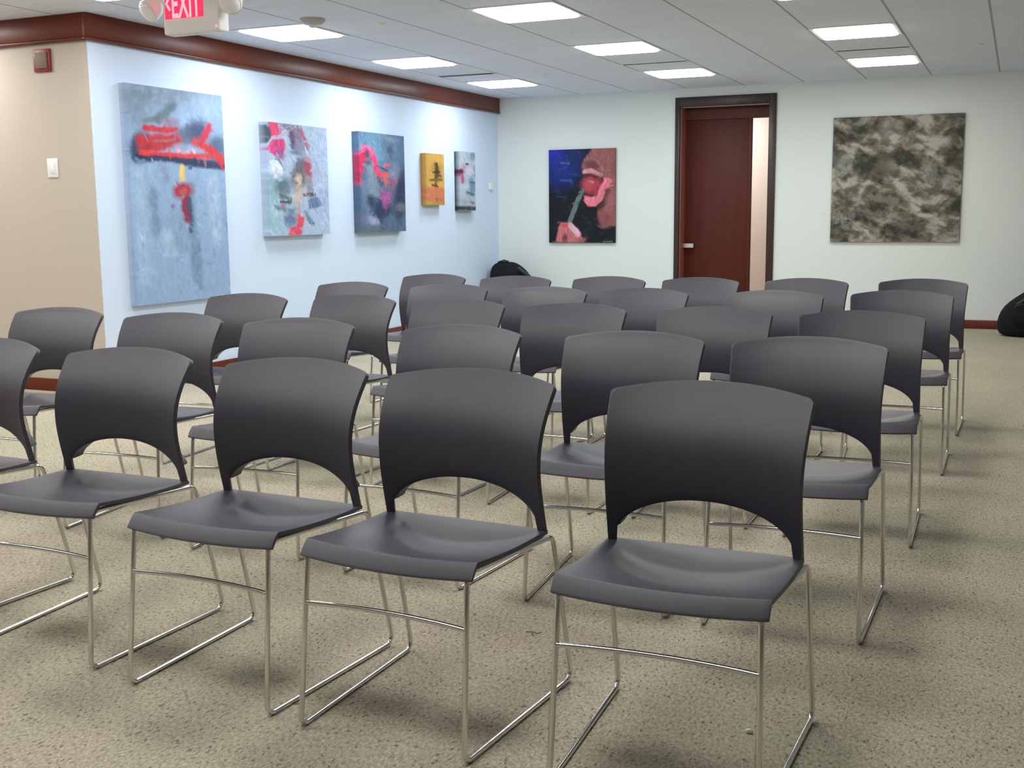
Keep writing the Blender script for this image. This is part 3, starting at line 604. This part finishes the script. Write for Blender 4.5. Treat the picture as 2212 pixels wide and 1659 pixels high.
def backrest_mesh():
    S = list(np.concatenate([np.linspace(-1, -.93, 5), np.linspace(-.915, -.86, 5), np.linspace(-.82, .82, 31), np.linspace(.86, .915, 5), np.linspace(.93, 1, 5)]))
    NR = 30; V = []; tops = []
    for s in S:
        xa = abs(s)*.2245
        if xa < .205: zb = .442+.093*math.sqrt(max(0, 1-(xa/.2055)**2))
        else: zb = .418
        zt = .767+.022*(1-s*s)
        if abs(s) > .955: zt -= .007*((abs(s)-.955)/.045)**2
        for j in range(NR+1):
            f = j/NR; z = zb+(zt-zb)*f
            xe, ye = side_xy(min(z, .766)); ye += .68*max(0, z-.766)
            c = .034+.010*min(1, max(0, (z-.5)/.27))
            V.append((s*xe, ye+c*(1-abs(s)**2.4), z))
    m = NR+1; F = [(i*m+j, (i+1)*m+j, (i+1)*m+j+1, i*m+j+1) for i in range(len(S)-1) for j in range(NR)]
    # flange folded back along the arch, deepest beside the legs
    n0 = len(V); K = 4; cols = [i for i, s in enumerate(S) if abs(s)*.2245 < .205]
    for i in cols:
        x, y, z = V[i*m]; d = .010+.028*min(1, abs(S[i])/.75)
        for k in range(1, K+1): V.append((x*(1-.004*k), y+d*k/K, z+.0015*k))
    for a in range(len(cols)-1):
        A = [cols[a]*m]+[n0+a*K+k for k in range(K)]; B = [cols[a+1]*m]+[n0+(a+1)*K+k for k in range(K)]
        for k in range(K): F.append((A[k], A[k+1], B[k+1], B[k]))
    return V, F
def seat_mesh():
    NU, NVv = 36, 56; V = []
    prof = []   # (y, z) along the side edge, front lip bottom to rear
    for k in range(NVv+1):
        t = k/NVv
        if t < .18:
            q = t/.18
            prof.append((.060-.030*(1-q)**1.15, .440-.032*(1-q)**1.55, 1-q))
        else:
            q = (t-.18)/.82
            prof.append((.060+.352*q, .440-.018*q-.006*math.sin(math.pi*q), 0))
    for y, z, lip in prof:
        q = max(0, (y-.06)/.352)
        for i in range(NU+1):
            u = -1+2*i/NU; w = (1-u*u)
            hw = .224+.002*q
            qc = .95-.25*w; D = .026*w**.8
            g = math.sin(math.pi/2*q/qc)**1.3 if q < qc else 1-.95*((q-qc)/(1-qc))**.9
            V.append((u*hw, y-.016*w*(1-q)+.006*w*q, z-D*g-.005*w*(1-q)))
    m = NU+1; F = [(j*m+i, j*m+i+1, (j+1)*m+i+1, (j+1)*m+i) for j in range(NVv) for i in range(NU)]
    return V, F
def sst(t):
    t = min(1, max(0, t)); return t*t*(3-2*t)
def make_chair():
    root = empty('stacking_chair')
    V, F = backrest_mesh()
    o = mesh_obj('backrest', V, F, MAT['shell'], root)
    bake(o, [('SOLIDIFY', dict(thickness=.012, offset=0.0, use_even_offset=False)), ('BEVEL', dict(width=.005, segments=3, limit_method='ANGLE', angle_limit=math.radians(55)))]); shade(o, 35)
    V, F = seat_mesh()
    o = mesh_obj('seat', V, F, MAT['shell'], root)
    bake(o, [('SOLIDIFY', dict(thickness=.010, offset=-1.0, use_even_offset=False)), ('BEVEL', dict(width=.003, segments=3, limit_method='ANGLE', angle_limit=math.radians(55)))]); shade(o, 35)
    R = .0065
    for s in (-1, 1):
        P = [(s*.216, 0, R), (s*.208, .040, .419), (s*.2325, .425, .403), (s*.238, .525, R)]
        pts, ix = fillet(P, [.022, .028, .030, .022], 6, closed=True)
        mid = [(a+b)//2 for a, b in ix]; n = len(pts)
        def seg(a, b): return [pts[k % n] for k in range(a, (b if b > a else b+n)+1)]
        parts = [('leg', seg(mid[0], ix[1][1])), ('seat_rail', seg(ix[1][1], ix[2][0])), ('leg', seg(ix[2][0], mid[3])), ('runner', seg(mid[3], mid[0]))]
        for nm, pp in parts: MB().tube(pp, R, 10).build(nm, MAT['chrome'], root, smooth=True)
        for yy in (.045, .480):
            f = yy/.525; x = s*(.216+.022*f)
            MB().box(x-.0065, x+.0065, yy-.022, yy+.022, 0, .009).build('glide', MAT['glide'], root, bevel=.002)
    MB().tube([(x, .0265+.02*(1-(x/.209)**2), .298) for x in np.linspace(-.209, .209, 13)], .0055, 10).build('crossbar', MAT['chrome'], root, smooth=True)
    return root
CH = {'Z1': (-3.030, 2.192, -0.02), 'A1': (-2.382, 2.141, 0.007), 'B1': (-1.785, 2.097, -0.037), 'C1': (-1.248, 2.064, -0.047), 'D1': (-0.619, 2.053, 0.004),
 'Y2': (-3.735, 3.234, 0.065), 'Z2': (-3.054, 3.163, 0.074), 'A2': (-2.423, 3.13, 0.089), 'B2': (-1.777, 3.085, -0.043), 'C2': (-1.108, 3.068, 0.039), 'D2': (-0.557, 3.072, 0.027),
 'Y3': (-3.483, 4.196, 0.025), 'Z3': (-2.926, 4.255, -0.033), 'A3': (-2.31, 4.161, -0.009), 'B3': (-1.71, 4.081, 0.01), 'C3': (-1.097, 4.1, 0.038), 'D3': (-0.509, 4.067, 0.058),
 'Y4': (-3.491, 5.171, -0.009), 'Z4': (-2.837, 5.146, 0.044), 'A4': (-2.256, 5.072, -0.009), 'B4': (-1.74, 5.098, -0.043), 'C4': (-1.05, 5.12, 0.048), 'D4': (-0.476, 5.276, 0.046),
 'Y5': (-3.458, 6.064, -0.067), 'Z5': (-2.809, 5.987, 0.031), 'A5': (-2.267, 6.07, -0.052), 'B5': (-1.716, 6.11, -0.055), 'C5': (-1.098, 6.168, -0.013), 'D5': (-0.461, 6.26, 0.026)}
ROW = {'1': 'front row', '2': 'second row from the front', '3': 'middle row', '4': 'second row from the back', '5': 'back row'}
SEAT = {'Y': 'at the left end, nearest the gallery wall', 'Z': 'second from the left end', 'A': 'third from the left end', 'B': 'third from the right end', 'C': 'second from the right end', 'D': 'at the right end by the aisle'}
SEAT1 = {'Z': 'cut off by the left edge of the picture', 'A': 'leftmost one seen whole', 'B': 'second one seen whole from the left', 'C': 'beside the right end chair', 'D': 'at the right end, largest and nearest'}
chair = make_chair(); first = True
for k, (x, y, a) in CH.items():
    o = chair if first else copy_tree(chair); first = False
    o.location = (x, y, 0); o.rotation_euler = (0, 0, a)
    tag(o, 'charcoal chair, '+ROW[k[1]]+', '+(SEAT1 if k[1] == '1' else SEAT)[k[0]], 'chair', 'charcoal stacking chairs set out in rows')

# ------------------------------------------------------------------ bags
def superring(cx, cy, z, hx, hy, p=3.2, n=28, wob=0.0, seed=0):
    out = []
    for k in range(n):
        a = 2*math.pi*k/n; c, s = math.cos(a), math.sin(a)
        rr = (abs(c)**p+abs(s)**p)**(-1/p)
        w = 1+wob*(math.sin(3*a+seed+z*17)+.6*math.sin(5*a+seed*2-z*31))
        out.append((cx+hx*rr*c*w, cy+hy*rr*s*w, z))
    return out
def bag(name, label, loc, rz, prof, pocket, seed, cat='bag'):
    root = empty(name, loc, rz); tag(root, label, cat)
    b = MB(); b.rings([superring(cx, cy, z, hx, hy, 2.6, 32, .018, seed) for z, cx, cy, hx, hy in prof])
    o = b.build('body', MAT['black_cloth'], root, smooth=True); bake(o, [('SUBSURF', dict(levels=1, render_levels=1))]); shade(o, 80)
    if pocket:
        z0, z1, hx, y = pocket
        b = MB(); b.rings([superring(0, y+.03*abs(t-.5), z0+(z1-z0)*t, hx*(1-.25*abs(2*t-1)**3), .055*(1-.6*abs(2*t-1)**2.5), 3, 28, .01, seed+2) for t in np.linspace(0, 1, 9)])
        b.build('front_pocket', MAT['black_cloth'], root, smooth=True)
        b = MB(); b.tube([(hx*math.cos(t)*.9, y-.052+.012*abs(math.cos(t)), z1-.06+.045*math.sin(t)) for t in np.linspace(0, math.pi, 13)], .004, 6)
        b.build('zipper', MAT['black_trim'], root, smooth=True)
    return root
bagL = bag('backpack', 'slumped black backpack on the floor in the far corner behind the back row', (-5.20, 11.78, 0), .1,
  [(0, 0, 0, .20, .10), (.015, 0, 0, .245, .14), (.10, 0, 0, .275, .165), (.25, -.01, 0, .27, .165), (.40, -.02, .01, .255, .155), (.50, -.045, .02, .225, .14), (.57, -.075, .03, .18, .115), (.61, -.09, .035, .13, .08), (.63, -.09, .035, .07, .04)], (.08, .38, .19, -.13), 1)
MB().tube([(-.20, .03, .575), (-.17, .0, .625), (-.10, -.01, .645), (-.05, .0, .63)], .012, 8).build('handle', MAT['black_trim'], bagL, smooth=True)
MB().tube([(.10, -.12, .57), (.20, -.13, .50), (.262, -.10, .44), (.285, -.04, .32), (.27, -.03, .16)], .02, 8).build('shoulder_strap', MAT['black_trim'], bagL, smooth=True)
bagR = bag('duffel_bag', 'black bag leaning by the back wall, cut off by the right edge of the picture', (.26, 11.50, 0), -.1,
  [(0, 0, 0, .33, .13), (.015, 0, 0, .38, .18), (.08, 0, 0, .405, .21), (.18, .0, 0, .405, .215), (.28, .015, .01, .37, .205), (.36, .05, .03, .30, .185), (.43, .09, .05, .24, .16), (.52, .12, .07, .20, .13), (.60, .13, .08, .15, .09), (.63, .13, .08, .09, .05)], (.06, .34, .26, -.18), 4)
MB().tube([(-.22, -.17, .30), (-.10, -.20, .40), (.04, -.15, .47), (.14, -.05, .58)], .018, 8).build('shoulder_strap', MAT['black_trim'], bagR, smooth=True)
MB().tube([(.06, .06, .62), (.09, .05, .665), (.16, .05, .67), (.20, .06, .625)], .012, 8).build('handle', MAT['black_trim'], bagR, smooth=True)

# ------------------------------------------------------------------ bits on the carpet
b = MB(); b.rings([superring(0, 0, z, r, r*.7, 2, 12, .08, 2) for z, r in ((0, .006), (.003, .009), (.007, .0085), (.010, .004))])
o = b.build('crumb', MAT['crumb'], None, smooth=True); o.location = (-.504, 2.451, 0); tag(o, 'white crumb on the carpet under the nearest chair', 'crumb')
b = MB(); b.tube([(-.02, 0, .003), (-.005, .006, .004), (.012, .002, .003), (.024, .01, .004)], .0011, 5); b.tube([(-.005, .006, .004), (.006, -.012, .003), (.012, -.02, .003)], .001, 5)
o = b.build('thread', MAT['twig'], None); o.location = (-1.20, 2.83, 0); tag(o, 'thin brown thread lying on the carpet between the front row chairs', 'thread')
